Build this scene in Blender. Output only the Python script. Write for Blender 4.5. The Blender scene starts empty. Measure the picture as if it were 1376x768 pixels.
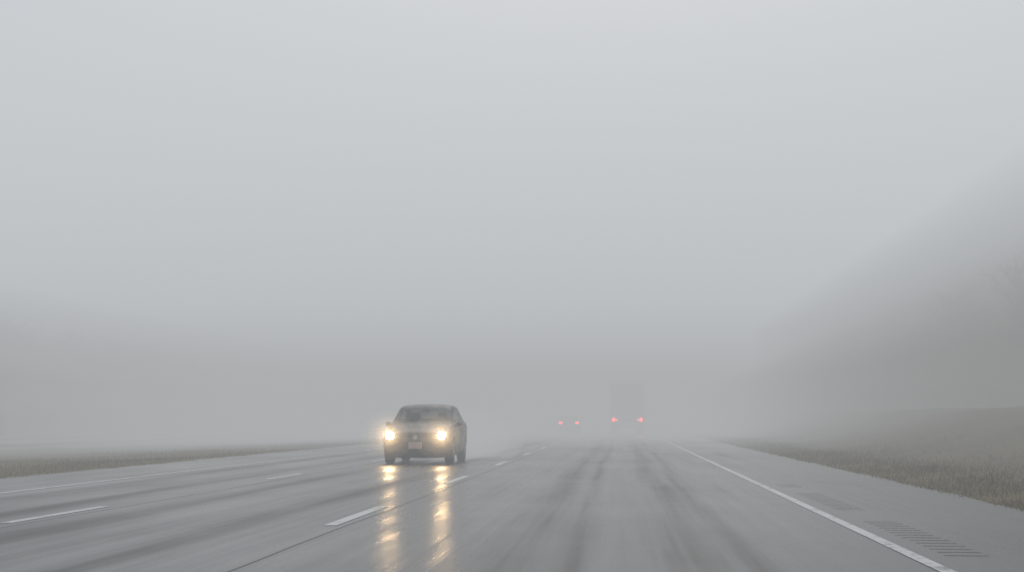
import bpy, bmesh, math, random
from mathutils import Vector, Matrix
R = random.Random(7)
S = bpy.context.scene
S.view_settings.view_transform = 'Standard'
S.view_settings.look = 'None'
S.view_settings.exposure = 0

# ---------------------------------------------------------------- helpers
def link(o, parent=None):
    S.collection.objects.link(o)
    if parent: o.parent = parent
    return o

def mesh_obj(name, verts, faces, mats, parent=None, fm=None, smooth=False):
    me = bpy.data.meshes.new(name)
    me.from_pydata([tuple(v) for v in verts], [], faces)
    for m in (mats if isinstance(mats, (list, tuple)) else [mats]): me.materials.append(m)
    if fm: me.polygons.foreach_set('material_index', fm)
    if smooth: me.polygons.foreach_set('use_smooth', [True]*len(me.polygons))
    me.update()
    return link(bpy.data.objects.new(name, me), parent)

def empty(name, loc=(0,0,0), rz=0):
    e = bpy.data.objects.new(name, None); e.location = loc; e.rotation_euler[2] = rz
    return link(e)

def bm_obj(name, bm, mats, parent=None, smooth=False, bevel=0):
    me = bpy.data.meshes.new(name)
    bmesh.ops.recalc_face_normals(bm, faces=bm.faces)
    bm.to_mesh(me); bm.free()
    for m in (mats if isinstance(mats, (list, tuple)) else [mats]): me.materials.append(m)
    if smooth: me.polygons.foreach_set('use_smooth', [True]*len(me.polygons))
    o = link(bpy.data.objects.new(name, me), parent)
    if bevel:
        b = o.modifiers.new('b', 'BEVEL'); b.width = bevel; b.segments = 2
    return o

def box(name, c, s, mat, parent=None, bevel=0, rot=None):
    bm = bmesh.new(); bmesh.ops.create_cube(bm, size=1)
    bmesh.ops.scale(bm, vec=s, verts=bm.verts)
    if rot: bmesh.ops.rotate(bm, cent=(0,0,0), matrix=rot, verts=bm.verts)
    bmesh.ops.translate(bm, vec=c, verts=bm.verts)
    return bm_obj(name, bm, mat, parent, bevel=bevel)

def ball(name, c, s, mat, parent=None):
    bm = bmesh.new(); bmesh.ops.create_uvsphere(bm, u_segments=24, v_segments=14, radius=1)
    bmesh.ops.scale(bm, vec=s, verts=bm.verts)
    bmesh.ops.translate(bm, vec=c, verts=bm.verts)
    return bm_obj(name, bm, mat, parent, smooth=True)

def cyl(name, c, r, d, mat, parent=None, axis='X', seg=32, bevel=0):
    bm = bmesh.new(); bmesh.ops.create_cone(bm, cap_ends=True, segments=seg, radius1=r, radius2=r, depth=d)
    if axis == 'X': bmesh.ops.rotate(bm, cent=(0,0,0), matrix=Matrix.Rotation(math.pi/2,3,'Y'), verts=bm.verts)
    if axis == 'Y': bmesh.ops.rotate(bm, cent=(0,0,0), matrix=Matrix.Rotation(math.pi/2,3,'X'), verts=bm.verts)
    bmesh.ops.translate(bm, vec=c, verts=bm.verts)
    return bm_obj(name, bm, mat, parent, bevel=bevel)

def mat(name, col=(.5,.5,.5), rough=.5, metal=0, spec=.5, emit=None, es=0, coat=0):
    m = bpy.data.materials.new(name); m.use_nodes = True
    b = m.node_tree.nodes['Principled BSDF']
    b.inputs['Base Color'].default_value = (*col, 1)
    b.inputs['Roughness'].default_value = rough
    b.inputs['Metallic'].default_value = metal
    b.inputs['Specular IOR Level'].default_value = spec
    b.inputs['Coat Weight'].default_value = coat
    if emit:
        b.inputs['Emission Color'].default_value = (*emit, 1)
        b.inputs['Emission Strength'].default_value = es
    return m

class NT:
    def __init__(s, m): s.t = m.node_tree; s.b = s.t.nodes.get('Principled BSDF')
    def n(s, typ, **k):
        nd = s.t.nodes.new(typ)
        for a, v in k.items(): setattr(nd, a, v)
        return nd
    def l(s, a, b): s.t.links.new(a, b)
    def math(s, op, a, b=None, clamp=False):
        nd = s.n('ShaderNodeMath', operation=op, use_clamp=clamp)
        for i, v in enumerate((a, b)):
            if v is None: continue
            if isinstance(v, (int, float)): nd.inputs[i].default_value = v
            else: s.l(v, nd.inputs[i])
        return nd.outputs[0]
    def noise(s, vec, scale, detail=4, rough=.5, sc=None):
        if sc:
            mp = s.n('ShaderNodeMapping'); mp.inputs['Scale'].default_value = sc
            s.l(vec, mp.inputs['Vector']); vec = mp.outputs[0]
        nd = s.n('ShaderNodeTexNoise'); nd.inputs['Scale'].default_value = scale
        nd.inputs['Detail'].default_value = detail; nd.inputs['Roughness'].default_value = rough
        s.l(vec, nd.inputs['Vector']); return nd.outputs['Fac']
    def ramp(s, f, stops):
        nd = s.n('ShaderNodeValToRGB'); e = nd.color_ramp.elements
        while len(e) < len(stops): e.new(.5)
        for i, (p, c) in enumerate(stops):
            e[i].position = p; e[i].color = (*c, 1) if isinstance(c, tuple) else (c, c, c, 1)
        s.l(f, nd.inputs[0]); return nd.outputs[0]
    def mr(s, f, a, b, c, d):
        nd = s.n('ShaderNodeMapRange')
        for i, v in enumerate((a, b, c, d)): nd.inputs[i+1].default_value = v
        s.l(f, nd.inputs[0]); return nd.outputs[0]

# ---------------------------------------------------------------- materials
def asphalt():
    m = mat('wet_asphalt', (.05,.05,.05), .35); t = NT(m)
    tc = t.n('ShaderNodeTexCoord').outputs['Object']
    sx = t.n('ShaderNodeSeparateXYZ'); t.l(tc, sx.inputs[0]); x = sx.outputs['X']
    wob = t.noise(tc, 1, 2, .5, (.3,.05,1))
    xw = t.math('ADD', x, t.mr(wob, 0, 1, -.35, .35))
    tracks = None
    for cx, w in ((-.95,.28),(-.45,.12),(.62,.26),(1.05,.12),(-4.0,.3),(-5.7,.3),(-7.3,.3),(-8.7,.25)):
        d = t.math('DIVIDE', t.math('SUBTRACT', xw, cx), w)
        g = t.math('EXPONENT', t.math('MULTIPLY', t.math('MULTIPLY', d, d), -1))
        tracks = g if tracks is None else t.math('ADD', tracks, g, True)
    streak = t.noise(tc, 1, 5, .6, (2.6,.07,1))
    streak2 = t.noise(tc, 1, 4, .6, (9,.12,1))
    patch = t.noise(tc, .35, 4, .6, (1,.35,1))
    fine = t.noise(tc, 60, 2, .7)
    f = t.math('ADD', t.math('MULTIPLY', streak, .45), t.math('MULTIPLY', patch, .35))
    f = t.math('ADD', f, t.math('MULTIPLY', fine, .2))
    col = t.ramp(f, [(.32,(.018,.019,.021)),(.5,(.034,.035,.038)),(.7,(.066,.067,.071))])
    mx = t.n('ShaderNodeMix', data_type='RGBA', blend_type='MULTIPLY')
    t.l(t.math('MULTIPLY', tracks, .7), mx.inputs[0]); t.l(col, mx.inputs[6]); mx.inputs[7].default_value = (.40,.40,.43,1)
    t.l(mx.outputs[2], t.b.inputs['Base Color'])
    r = t.math('ADD', t.mr(patch, .3, .7, .10, .36), t.mr(streak, .3, .7, -.05, .08))
    r = t.math('ADD', r, t.mr(streak2, .3, .7, -.04, .06))
    r = t.math('ADD', r, t.math('MULTIPLY', tracks, .12), True)
    t.l(r, t.b.inputs['Roughness'])
    sp = t.math('SUBTRACT', t.mr(streak, .3,.7,.64,.40), t.math('MULTIPLY', tracks, .20))
    t.l(sp, t.b.inputs['Specular IOR Level'])
    bp = t.n('ShaderNodeBump'); bp.inputs['Strength'].default_value = .32; bp.inputs['Distance'].default_value = .005
    h = t.math('ADD', t.noise(tc, 90, 2, .6), t.math('MULTIPLY', t.noise(tc, 7, 3, .6), 1.5))
    t.l(h, bp.inputs['Height']); t.l(bp.outputs[0], t.b.inputs['Normal'])
    return m

def paint():
    m = mat('worn_road_paint', (.75,.75,.73), .35); t = NT(m)
    tc = t.n('ShaderNodeTexCoord').outputs['Object']
    w = t.noise(tc, 9, 6, .75, (1,.4,1))
    w2 = t.noise(tc, .6, 3, .6)
    f = t.math('ADD', t.math('MULTIPLY', w, .65), t.math('MULTIPLY', w2, .35))
    t.l(t.ramp(f, [(.36,(.16,.16,.16)),(.46,(.66,.66,.64)),(.6,(.8,.8,.78))]), t.b.inputs['Base Color'])
    return m

def grassmat():
    m = mat('winter_grass_ground', (.12,.11,.06), .95, spec=.1); t = NT(m)
    tc = t.n('ShaderNodeTexCoord').outputs['Object']
    a = t.noise(tc, .16, 5, .6); b = t.noise(tc, 5, 6, .7)
    f = t.math('ADD', t.math('MULTIPLY', a, .6), t.math('MULTIPLY', b, .4))
    t.l(t.ramp(f, [(.35,(.12,.093,.045)),(.5,(.175,.138,.068)),(.65,(.23,.182,.095))]), t.b.inputs['Base Color'])
    bp = t.n('ShaderNodeBump'); bp.inputs['Strength'].default_value = .6; bp.inputs['Distance'].default_value = .06
    t.l(t.noise(tc, 8, 6, .7), bp.inputs['Height']); t.l(bp.outputs[0], t.b.inputs['Normal'])
    return m

def blademat():
    m = mat('dry_grass_blades', (.14,.12,.07), .9, spec=.1); t = NT(m)
    tc = t.n('ShaderNodeTexCoord').outputs['Object']
    t.l(t.ramp(t.noise(tc, .9, 5, .7), [(.35,(.10,.08,.04)),(.5,(.17,.135,.068)),(.65,(.24,.195,.11))]), t.b.inputs['Base Color'])
    return m

def barkmat():
    m = mat('wet_bark', (.05,.045,.04), .85, spec=.2); t = NT(m)
    tc = t.n('ShaderNodeTexCoord').outputs['Object']
    t.l(t.ramp(t.noise(tc, 3, 4, .6), [(.35,(.06,.055,.05)),(.65,(.11,.10,.09))]), t.b.inputs['Base Color'])
    return m

def carpaint(name, col):
    m = mat(name, col, .4, 0, spec=.3, coat=.15); t = NT(m)
    tc = t.n('ShaderNodeTexCoord').outputs['Object']
    t.l(t.mr(t.noise(tc, 6, 5, .6), .3, .7, .35, .55), t.b.inputs['Roughness'])
    t.b.inputs['Coat Roughness'].default_value = .12
    return m

def glassmat():
    m = mat('car_glass', (.02,.025,.025), .06, spec=.6); t = NT(m)
    out = t.t.nodes['Material Output']
    tr = t.n('ShaderNodeBsdfTransparent'); tr.inputs[0].default_value = (.7,.75,.73,1)
    mx = t.n('ShaderNodeMixShader'); mx.inputs[0].default_value = .5
    t.l(tr.outputs[0], mx.inputs[1]); t.l(t.b.outputs[0], mx.inputs[2]); t.l(mx.outputs[0], out.inputs['Surface'])
    return m

def volmat(name, sig_s, sig_a, air, g=.75, ef=.6):
    """fog: scattering + extinction, with the diffuse multiple-scattered daylight carried as emission"""
    m = bpy.data.materials.new(name); m.use_nodes = True
    nt = m.node_tree; nt.nodes.clear(); t = NT(m)
    out = t.n('ShaderNodeOutputMaterial')
    ab = t.n('ShaderNodeVolumeAbsorption'); ab.inputs[0].default_value = (0,0,0,1)
    em = t.n('ShaderNodeEmission'); em.inputs[0].default_value = (*air, 1)
    ad = t.n('ShaderNodeAddShader'); t.l(ab.outputs[0], ad.inputs[0]); t.l(em.outputs[0], ad.inputs[1])
    last = ad.outputs[0]
    if sig_s > 0:
        sc = t.n('ShaderNodeVolumeScatter'); sc.inputs['Color'].default_value = (1,1,1,1)
        sc.inputs['Anisotropy'].default_value = g; sc.inputs['Density'].default_value = sig_s
        a2 = t.n('ShaderNodeAddShader'); t.l(last, a2.inputs[0]); t.l(sc.outputs[0], a2.inputs[1]); last = a2.outputs[0]
    ab.inputs['Density'].default_value = sig_a
    em.inputs['Strength'].default_value = sig_a + sig_s*ef
    t.l(last, out.inputs['Volume'])
    return m

M_road = asphalt(); M_paint = paint(); M_grass = grassmat(); M_blade = blademat(); M_bark = barkmat()
M_tire = mat('tire_rubber', (.02,.02,.02), .7)
M_rim = mat('alloy_rim', (.25,.25,.26), .4, .8)
M_dark = mat('black_plastic', (.015,.015,.016), .5)
M_glass = glassmat()
M_seat = mat('seat_fabric', (.04,.04,.043), .9)
M_chrome = mat('chrome_trim', (.5,.5,.5), .2, 1)
M_plate = mat('licence_plate', (.55,.43,.38), .5)
M_lens = mat('headlamp_housing', (.3,.3,.3), .15, .4)
M_head = mat('headlamp_glow', (1,.9,.7), .5, emit=(1,.66,.32), es=160)
M_tail = mat('tail_lamp_glow', (.5,.02,.02), .4, emit=(1,.025,.025), es=50)
M_tailoff = mat('tail_lamp_lens', (.2,.01,.01), .3)
M_trail = mat('trailer_red_paint', (.60,.07,.06), .45)
M_gravel = mat('pale_gravel', (.32,.31,.29), .9)
M_groove = mat('rumble_groove', (.036,.036,.038), .28)
M_tar = mat('tar_seal', (.02,.02,.02), .25)
try: M_tail.cycles.emission_sampling = 'NONE'
except Exception: pass

# ---------------------------------------------------------------- ground / road
def strip(x0, x1, y0, y1, z, seg=1):
    v = []; f = []
    for i in range(seg+1):
        y = y0 + (y1-y0)*i/seg
        v += [(x0,y,z),(x1,y,z)]
    for i in range(seg): f.append((2*i, 2*i+1, 2*i+3, 2*i+2))
    return v, f

def sst(a, b, x):
    t = min(1, max(0, (x-a)/(b-a))); return t*t*(3-2*t)
def terrain_z(x, y):
    z = 0.0
    if x > 5.3: z = .10*sst(5.0, 6.5, x) + 1.5*sst(6.5, 14, x)
    if x < -12.1: z = -.02 - min((-12.1-x)*.03, .35) + max(0, (-x-30))*.01
    n = math.sin(x*.7+y*.13)*math.sin(y*.31-x*.2)*.05
    k = min(1, max(0, (x-4.8)/2 if x > 0 else (-11.6-x)/2))
    return z*1 + n*k

xs = sorted(set([-3000,-900,-300,-150,-90,-60,-45] + [-40+i*1.5 for i in range(19)] + [-12.1,-11.55,4.85,5.3] + [6+i*1.0 for i in range(25)] + [35,45,60,90,150,300,900,3000]))
ys = sorted(set([-400,-100,-30] + [i*2.0 for i in range(0,75)] + [160,180,210,250,300,400,600,1000,3000]))
V = []; F = []
for y in ys:
    for x in xs:
        z = terrain_z(x, y) if abs(x) < 200 else terrain_z(200 if x > 0 else -45, y)
        if -11.5 < x < 4.8: z = 0
        V.append((x, y, z - (.012 if -11.56 <= x <= 4.86 else 0)))
nx = len(xs)
for j in range(len(ys)-1):
    for i in range(nx-1):
        F.append((j*nx+i, j*nx+i+1, (j+1)*nx+i+1, (j+1)*nx+i))
mesh_obj('ground', V, F, M_grass, smooth=True)

V = []; F = []; y = -60; k = 0
while y < 900:
    jl = R.uniform(-.12,.12); jr = R.uniform(-.06,.06)
    V += [(-11.75+jl, y, 0), (4.95+jr, y, 0)]
    if k: F.append((2*k-2, 2*k-1, 2*k+1, 2*k))
    k += 1; y += .5 if y < 120 else 20
mesh_obj('highway_road', V, F, M_road)

V = []; F = []
def add(vf):
    v, f = vf; o = len(V); V.extend(v); F.extend([tuple(i+o for i in q) for q in f])
add(strip(2.31, 2.43, -20, 700, .004, 60))
add(strip(-9.42, -9.30, -20, 700, .004, 60))
yy = 14.9 - 10*3
while yy < 400:
    add(strip(-3.12, -2.98, yy, yy+3.4, .004)); yy += 10.0
yy = 26.3 - 11.3*4
while yy < 400:
    add(strip(-6.67, -6.53, yy, yy+3.0, .004)); yy += 11.3
mesh_obj('road_markings', V, F, M_paint)

V = []; F = []
y = 6.0
while y < 25:
    if (y % 6.0) < 4.0:
        j = R.uniform(-.01,.01)
        add(strip(2.64+j, 3.0+j, y, y+.055, .004))
    y += .3
mesh_obj('rumble_strip', V, F, M_groove)

V = []; F = []
for x0 in (-2.86, -6.35):
    pts = []; y = -10
    while y < 160:
        pts.append((x0 + math.sin(y*.35)*.02 + R.uniform(-.012,.012), y)); y += .8
    o = len(V)
    for (x, y) in pts: V += [(x-.012, y, .004), (x+.012, y, .004)]
    for i in range(len(pts)-1): F.append((o+2*i, o+2*i+1, o+2*i+3, o+2*i+2))
mesh_obj('road_joint_sealant', V, F, M_tar)

v, f = strip(-39, -33.5, -100, 500, .13, 100)
v = [(a, b, terrain_z(a, b)+.1) for a, b, c in v]
mesh_obj('gravel_track', v, f, M_gravel)

V = []; F = []
def blade(x, y, h, w):
    z = terrain_z(x, y) - .02
    a = R.uniform(0, 6.283); dx, dy = math.cos(a)*w, math.sin(a)*w
    lx, ly = R.gauss(0,.4)*h, R.gauss(0,.4)*h
    o = len(V)
    V.extend([(x-dx,y-dy,z),(x+dx,y+dy,z),(x+lx,y+ly,z+h)])
    F.append((o,o+1,o+2))
for i in range(26000):
    y = 13 + 75*R.random()**1.5
    x = 4.85 + abs(R.gauss(0,1))*2.4
    if x > 15: continue
    dens = math.sin(x*2.1+y*.9)+math.sin(y*2.3-x)
    if dens < -.7 and R.random() < .7: continue
    edge = min(1, (x-4.6)/1.2)
    blade(x, y, R.uniform(.04,.16)*(.4+.6*edge), R.uniform(.006,.016))
for i in range(22000):
    y = 22 + 70*R.random()**1.3
    x = -11.7 - abs(R.gauss(0,1))*6
    if x < -32: continue
    edge = min(1, (-11.4-x)/1.2)
    blade(x, y, R.uniform(.03,.11)*(.4+.6*edge), R.uniform(.008,.02))
mesh_obj('roadside_grass', V, F, M_blade)

# ---------------------------------------------------------------- trees
def tree_mesh(seed, H):
    r = random.Random(seed); V = []; F = []
    def tube(p, q, r0, r1, n):
        d = (q-p).normalized()
        a = d.orthogonal().normalized(); b = d.cross(a); o = len(V)
        for c, rr in ((p, r0), (q, r1)):
            for i in range(n):
                an = 6.2832*i/n; V.append(c + (a*math.cos(an)+b*math.sin(an))*rr)
        for i in range(n): F.append((o+i, o+(i+1)%n, o+n+(i+1)%n, o+n+i))
    def twig(p, d, L, w):
        q = p + d*L; s = d.orthogonal().normalized(); s.rotate(Matrix.Rotation(r.uniform(0,6.28),3,d))
        o = len(V); V.extend([p-s*w, p+s*w, q]); F.append((o,o+1,o+2))
    def grow(p, d, L, rad, lev):
        seg = 4 if lev == 0 else 3
        for i in range(seg):
            d = (d + Vector((r.gauss(0,.13),r.gauss(0,.13),r.gauss(.03,.08)))).normalized()
            q = p + d*L/seg; r1 = rad*(1-.55*(i+1)/seg) if lev == 0 else rad*(1-.7*(i+1)/seg)
            r0 = rad*(1-.55*i/seg) if lev == 0 else rad*(1-.7*i/seg)
            tube(p, q, r0, r1, 7 if lev == 0 else (5 if lev == 1 else 3))
            nk = (0 if i == 0 else 6) if lev == 0 else (4 if lev == 1 else (3 if lev == 2 else 0))
            for k in range(nk):
                tt = r.random(); s = p.lerp(q, tt)
                an = r.uniform(0, 6.28); out = Vector((math.cos(an), math.sin(an), r.uniform(.2,1.1)))
                nd = (d*.5 + out).normalized()
                grow(s, nd, L*(r.uniform(.35,.55) if lev == 0 else r.uniform(.4,.6)), max(r1*.5,.008), lev+1)
            if lev >= 2:
                for k in range(4):
                    s = p.lerp(q, r.random())
                    nd = (d + Vector((r.gauss(0,.7),r.gauss(0,.7),r.gauss(.1,.5)))).normalized()
                    twig(s, nd, r.uniform(.25,.6), .009)
            p = q
    grow(Vector((0,0,-.2)), Vector((r.gauss(0,.05),r.gauss(0,.05),1)).normalized(), H*.85, H*.015, 0)
    me = bpy.data.meshes.new('bare_tree_mesh'); me.from_pydata([tuple(v) for v in V], [], F); me.materials.append(M_bark)
    return me
def bush_mesh(seed):
    r = random.Random(seed); V = []; F = []
    for i in range(1500):
        a = r.uniform(0,6.28); rr = r.random()**.6*1.6
        p = Vector((math.cos(a)*rr, math.sin(a)*rr, r.random()**1.3*2.0*(1-rr*.35)))
        d = Vector((r.gauss(0,.6),r.gauss(0,.6),1)).normalized(); s = d.orthogonal().normalized()
        s.rotate(Matrix.Rotation(r.uniform(0,6.28),3,d)); w = r.uniform(.010,.026)
        q = p + d*r.uniform(.3,.7); o = len(V)
        V.extend([p-s*w, p+s*w, q]); F.append((o,o+1,o+2))
    me = bpy.data.meshes.new('bush_mesh'); me.from_pydata([tuple(v) for v in V], [], F); me.materials.append(M_bark)
    return me
TM = [tree_mesh(i+3, 10) for i in range(5)]
BM = [bush_mesh(i) for i in range(3)]
def inst(me, name, x, y, s, parent):
    o = bpy.data.objects.new(name, me); o.location = (x, y, terrain_z(max(-200,min(200,x)), y)); o.scale = (s*R.uniform(1.0,1.3), s*R.uniform(1.0,1.3), s)
    o.rotation_euler[2] = R.uniform(0, 6.28); link(o, parent)
right = empty('distant_tree_mass')
for row in range(3):
    y = 66 + R.uniform(0,3)
    while y < 125:
        x = 21.5 + row*3.4 + R.uniform(-1.2,1.2)
        inst(R.choice(TM), 'tree', x, y, R.uniform(.42,.6)+.03*row, right); y += R.uniform(2.2,3.6)
y = 62
while y < 125:
    inst(R.choice(BM), 'undergrowth', 19+R.uniform(-1.5,2.5), y, R.uniform(.6,1.1), right); y += R.uniform(.9,1.8)
left = empty('distant_tree_mass.001')
for row in range(3):
    y = 88 + R.uniform(0,3)
    while y < 170:
        x = -53 - row*4 + R.uniform(-1.5,1.5)
        inst(R.choice(TM), 'tree', x, y, R.uniform(.6,.85), left); y += R.uniform(2.6,4.4)
y = 88
while y < 170:
    inst(R.choice(BM), 'undergrowth', -51+R.uniform(-2,2), y, R.uniform(1,2), left); y += R.uniform(1.2,2.4)

# ---------------------------------------------------------------- car
def make_car(name, loc, rz, paintm, head, tail):
    root = empty(name, loc, rz)
    # body stations: y from nose, half width, sill z, belt z, crown z, (roof half width, glass base half width)
    ST = [
     (0.00,.74,.23,.60,.64,None),
     (0.04,.80,.17,.68,.72,None),
     (0.16,.855,.15,.76,.81,None),
     (0.50,.87,.15,.84,.90,None),
     (0.85,.88,.15,.89,.96,None),
     (1.02,.885,.15,.92,1.00,None),
     (1.12,.885,.15,.93,1.02,None),
     (1.90,.89,.15,.95,1.47,(.675,.84)),
     (2.04,.89,.15,.955,1.50,(.685,.84)),
     (2.55,.89,.15,.96,1.52,(.69,.84)),
     (2.65,.89,.15,.96,1.52,(.69,.84)),
     (3.25,.89,.15,.97,1.49,(.675,.83)),
     (3.36,.885,.18,.98,1.47,(.66,.82)),
     (3.92,.87,.22,1.02,1.09,None),
     (4.12,.86,.24,1.02,1.06,None),
     (4.36,.82,.28,.98,1.02,None),
     (4.44,.74,.32,.80,.82,None)]
    rings = []
    for (y, w, zb, zbelt, top, cab) in ST:
        if cab:
            wr, wg = cab
            p = [(0,zb),(w*.8,zb),(w*.97,zb+.07),(w,zb+.28),(w,zbelt-.13),(w*.975,zbelt-.01),(wg,zbelt+.03),(wr+.045,top-.10),(wr-.02,top-.025),(wr*.5,top),(0,top+.012)]
        else:
            zm = min(zb+.28, (zb+zbelt)/2)
            h = top-zbelt
            p = [(0,zb),(w*.8,zb),(w*.97,zb+.05),(w,zm),(w,zbelt-.10),(w*.975,zbelt-.01),(w*.94,zbelt+.25*h),(w*.91,zbelt+.5*h),(w*.86,zbelt+.7*h),(w*.45,zbelt+.93*h),(0,top)]
        rings.append([Vector((a, y, b)) for a, b in p] + [Vector((-a, y, b)) for a, b in reversed(p[1:-1])])
    n = 20; V = [v for r in rings for v in r]; F = []; fm = []
    for s in range(len(rings)-1):
        for i in range(n):
            j = (i+1) % n
            F.append((s*n+i, s*n+j, (s+1)*n+j, (s+1)*n+i))
            k = i if i < 10 else 19-i
            m = 0
            if k == 6 and s in (6,7,8,10,11): m = 1
            if s in (6, 12) and k in (8, 9): m = 1
            if k in (0, 1): m = 2
            fm.append(m)
    for e, off in ((0, 0), (1, (len(rings)-1)*n)):
        for i in range(0, 10):
            q = [i, i+1, (20-i-1) % 20, (20-i) % 20]; qq = []
            for t_ in q:
                if t_ not in qq: qq.append(t_)
            F.append(tuple(off+t_ for t_ in qq)); fm.append(0)
    body = mesh_obj('body_raw', V, F, [paintm, M_glass, M_dark], None, fm, True)
    bm = bmesh.new(); bm.from_mesh(body.data); bmesh.ops.recalc_face_normals(bm, faces=bm.faces); bm.to_mesh(body.data); bm.free()
    sub = body.modifiers.new('s', 'SUBSURF'); sub.levels = 2; sub.render_levels = 2
    cutters = []
    for yy in (.80, 3.48):
        for sx_ in (-1, 1):
            c = cyl('cut', (sx_*.85, yy, .33), .355, .42, M_dark)
            b = body.modifiers.new('c', 'BOOLEAN'); b.object = c; b.operation = 'DIFFERENCE'; b.solver = 'EXACT'; cutters.append(c)
            try: b.material_mode = 'TRANSFER'
            except Exception: pass
    bpy.context.view_layer.update()
    dg = bpy.context.evaluated_depsgraph_get()
    me = bpy.data.meshes.new_from_object(body.evaluated_get(dg))
    link(bpy.data.objects.new('body', me), root)
    for c in cutters + [body]: bpy.data.objects.remove(c, do_unlink=True)
    for yy in (.80, 3.48):
        for sx_ in (-1, 1):
            cyl('tire', (sx_*.765, yy, .315), .315, .21, M_tire, root, bevel=.03)
            cyl('rim', (sx_*.80, yy, .315), .205, .16, M_rim, root, bevel=.01)
            for k in range(5):
                a = k*2*math.pi/5
                box('spoke_gap', (sx_*.882, yy+math.cos(a)*.12, .315+math.sin(a)*.12), (.006,.07,.05), M_dark, root)
    for sx_ in (-.36, .36):
        box('seat_back', (sx_, 2.55, .85), (.46,.14,.62), M_seat, root, .05)
        box('headrest', (sx_, 2.57, 1.23), (.24,.09,.16), M_seat, root, .04)
    box('rear_seat', (0, 3.3, .85), (1.25,.14,.5), M_seat, root, .05)
    box('dashboard', (0, 1.55, .90), (1.4,.5,.14), M_dark, root, .04)
    bpy.ops.mesh.primitive_torus_add(major_radius=.18, minor_radius=.014, location=(.36,1.9,1.0), rotation=(math.radians(65),0,0))
    st = bpy.context.object; st.name = 'steering_wheel'; st.data.materials.append(M_dark); st.parent = root
    box('rear_view_mirror', (0, 1.93, 1.35), (.22,.03,.06), M_dark, root, .01)
    for sx_ in (-1, 1):
        ball('side_mirror', (sx_*.93, 1.50, 1.0), (.075,.06,.055), paintm, root)
        box('mirror_arm', (sx_*.87, 1.50, .965), (.08,.05,.04), M_dark, root)
    box('grille', (0, .030, .615), (.90,.05,.11), M_dark, root, .02)
    for k in range(3): box('grille_bar', (0, .004, .583+k*.032), (.86,.02,.007), M_chrome, root)
    box('lower_intake', (0, -.002, .30), (1.0,.05,.13), M_dark, root, .02)
    for sx_ in (-1, 1):
        box('fog_lamp_recess', (sx_*.62, .035, .32), (.17,.06,.10), M_dark, root, .02)
        ball('headlamp_housing', (sx_*.65, .15, .70), (.17,.17,.095), M_lens, root)
        cyl('headlamp', (sx_*.655, .0, .72), .095, .05, M_head if head else M_lens, root, 'Y', 24, .01)
    cyl('front_badge', (0, -.006, .665), .06, .03, M_chrome, root, 'Y', 24, .006)
    box('front_licence_plate', (0, -.03, .47), (.34,.012,.17), M_plate, root, .003)
    box('bumper_seam', (0, -.0, .54), (1.2,.02,.008), M_dark, root)
    for sx_ in (-.25, .30):
        box('wiper', (sx_, 1.26, 1.11), (.5,.012,.014), M_dark, root, 0, Matrix.Rotation(.06,3,'Y'))
    for sx_ in (-1, 1):
        box('door_seam', (sx_*.882, 2.0, .6), (.008,.008,.55), M_dark, root)
        for yy in (2.5, 3.25): box('door_handle', (sx_*.89, yy, .80), (.03,.18,.025), paintm, root, .008)
        ball('tail_lamp', (sx_*.66, 4.38, .88), (.17,.09,.10), M_tail if tail else M_tailoff, root)
    box('rear_licence_plate', (0, 4.455, .62), (.34,.012,.17), M_plate, root)
    box('rear_bumper', (0, 4.40, .42), (1.45,.12,.16), M_dark, root, .04)
    return root

P1 = carpaint('dark_olive_car_paint', (.026,.023,.019))
P2 = carpaint('dark_grey_car_paint', (.03,.03,.033))
make_car('oncoming_sedan_car', (-5.13, 35.55, 0), 0, P1, True, False)
make_car('sedan_car', (-4.2, 116+4.4, 0), math.pi, P2, False, True)

# ---------------------------------------------------------------- truck
tr = empty('box_trailer_truck', (.5, 108, 0))
box('trailer_box', (0, 6.2, 2.5), (2.5,12.4,2.75), M_trail, tr, .03)
for sx_ in (-1, 1):
    box('rear_door', (sx_*.60, -.02, 2.52), (1.14,.03,2.5), M_trail, tr, .01)
    box('door_rod', (sx_*.25, -.06, 2.5), (.03,.03,2.5), M_chrome, tr)
    box('door_rod', (sx_*.95, -.06, 2.5), (.03,.03,2.5), M_chrome, tr)
    box('mud_flap', (sx_*.95, 1.2, .55), (.6,.02,.7), M_dark, tr)
    cyl('tail_lamp', (sx_*1.02, -.08, 1.12), .13, .06, M_tail, tr, 'Y', 20)
    cyl('tail_lamp', (sx_*.78, -.08, 1.12), .05, .06, M_tail, tr, 'Y', 20)
    for yy in (2.0, 3.3, 9.8, 11.0, 15.6):
        cyl('tire', (sx_*.98, yy, .5), .5, .5 if yy < 15 else .28, M_tire, tr, bevel=.04)
box('rear_sill', (0, -.02, 1.12), (2.5,.08,.16), M_dark, tr)
box('underride_bar', (0, .1, .6), (2.3,.1,.12), M_dark, tr)
for sx_ in (-.5,.5): box('underride_post', (sx_, .1, .85), (.1,.08,.45), M_dark, tr)
box('chassis', (0, 8, .95), (.9,15,.25), M_dark, tr)
box('cab', (0, 14.6, 2.2), (2.4,2.6,2.9), M_trail, tr, .15)
box('cab_windscreen', (0, 15.92, 2.5), (2.1,.03,.9), M_glass, tr)
box('cab_hood', (0, 16.4, 1.4), (2.2,1.2,1.2), M_trail, tr, .15)

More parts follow.
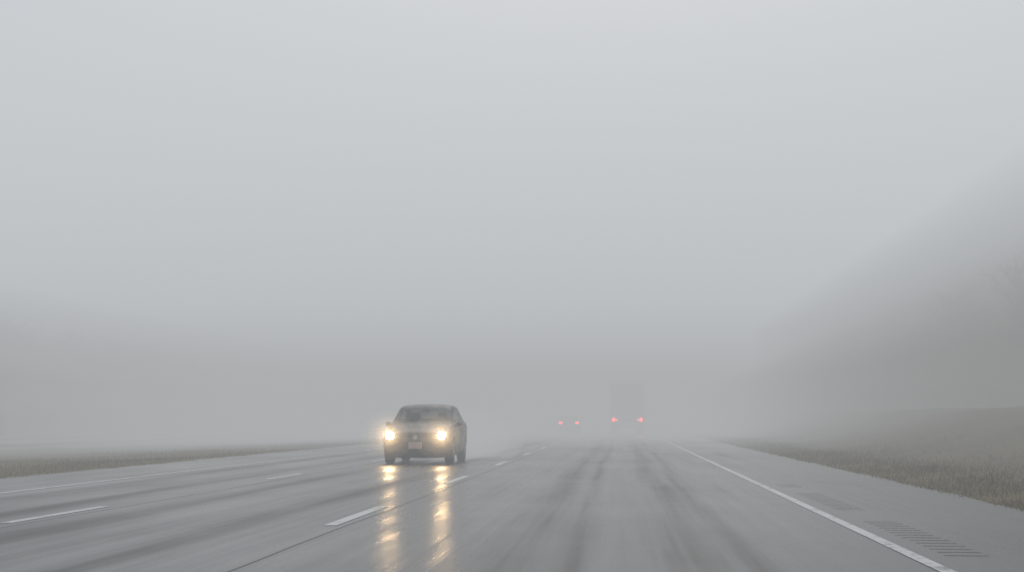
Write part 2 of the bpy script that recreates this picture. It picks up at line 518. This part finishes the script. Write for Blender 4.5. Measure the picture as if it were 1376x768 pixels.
# ---------------------------------------------------------------- fog
def vbox(name, x0, x1, y0, y1, z0, z1, m):
    return box(name, ((x0+x1)/2, (y0+y1)/2, (z0+z1)/2), (x1-x0, y1-y0, z1-z0), m)
LOW = (.385,.396,.405)
vbox('ground_fog_bank', -700, 700, -240, 760, -3, 4.5, volmat('fog_low', 0, .0135, LOW))
vbox('mid_fog_bank', -700.1, 700.1, -240.1, 760.1, 4.51, 14, volmat('fog_mid', 0, .018, (.57,.592,.61)))
vbox('high_fog_bank', -700.2, 700.2, -240.2, 760.2, 14.01, 65, volmat('fog_high', 0, .010, (.65,.682,.710)))
mf = volmat('fog_far', 0, .0145, (.465,.476,.484))
for i, y0 in enumerate((45, 58, 73)):
    vbox('far_fog_bank', -31+i*.3, 11-i*.3, y0, 700-i, -2.5+i*.1, 4.7-i*.45, mf)
# tree shade put into the fog: dimmer emission colour inside the tree belts
mt = volmat('tree_shade_fog', 0, .036, (.215,.219,.217))
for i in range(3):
    vbox('tree_belt_shade_fog', 12+i*2.4, 60-i, 38+i*5, 135-i*2, -2.0+i*.1, 9.4-i*1.6, mt)
vbox('verge_dim_fog', 6.0, 61, 15, 137, -2.1, 3.6, volmat('dim_fog_on_verge', 0, .028, (.22,.22,.213)))  # added fog with a dim emission colour, darkens and mutes the verge
mt2 = volmat('left_tree_shade_fog', 0, .027, (.225,.231,.235))
for i in range(3):
    vbox('tree_belt_shade_fog', -110+i, -43-i*3, 52+i*7, 190-i*2, -2.0+i*.1, 10.8-i*2.3, mt2)
def mist(name, c, s, m, n=4):
    for i in range(n):
        k = 1-i/n*.8
        bm = bmesh.new(); bmesh.ops.create_icosphere(bm, subdivisions=3, radius=1)
        o = bm_obj(name, bm, m, smooth=True); o.location = c; o.scale = [a*k for a in s]
mist('road_spray_mist', (-4.4, 41.8, .55), (1.6, 4.0, .9), volmat('spray', 0, .13, (.46,.468,.475)), 3)
# mist added around each lamp only, to scatter a headlight halo
ml = volmat('halo_mist', .12, 0, (.4,.4,.4), .3, .2)
for sx_ in (-1, 1):
    mist('headlight_halo_mist', (-5.13+sx_*.655, 35.25, .72), (.72, .62, .62), ml, 3)

# ---------------------------------------------------------------- light
w = bpy.data.worlds.new('World'); S.world = w; w.use_nodes = True
nt = w.node_tree; bg = nt.nodes['Background']
sky = nt.nodes.new('ShaderNodeTexSky'); sky.sky_type = 'NISHITA'; sky.sun_disc = False
sky.sun_elevation = math.radians(38); sky.sun_rotation = math.radians(0)
sky.air_density = 1; sky.dust_density = 2; sky.ozone_density = 1
nt.links.new(sky.outputs[0], bg.inputs[0]); bg.inputs[1].default_value = .1
sun = bpy.data.lights.new('sun', 'SUN'); sun.energy = .8; sun.angle = math.radians(25); sun.color = (1,.97,.93)
so = link(bpy.data.objects.new('sun', sun)); so.rotation_euler = (math.radians(-52), 0, 0)

# ---------------------------------------------------------------- camera
cam = bpy.data.cameras.new('camera'); cam.lens = 50; cam.sensor_width = 36; cam.clip_end = 5000; cam.clip_start = .05
co = link(bpy.data.objects.new('camera', cam)); co.location = (0, 0, 1.1)
co.rotation_euler = (math.radians(90+5.38), 0, math.radians(4.35))
S.camera = co
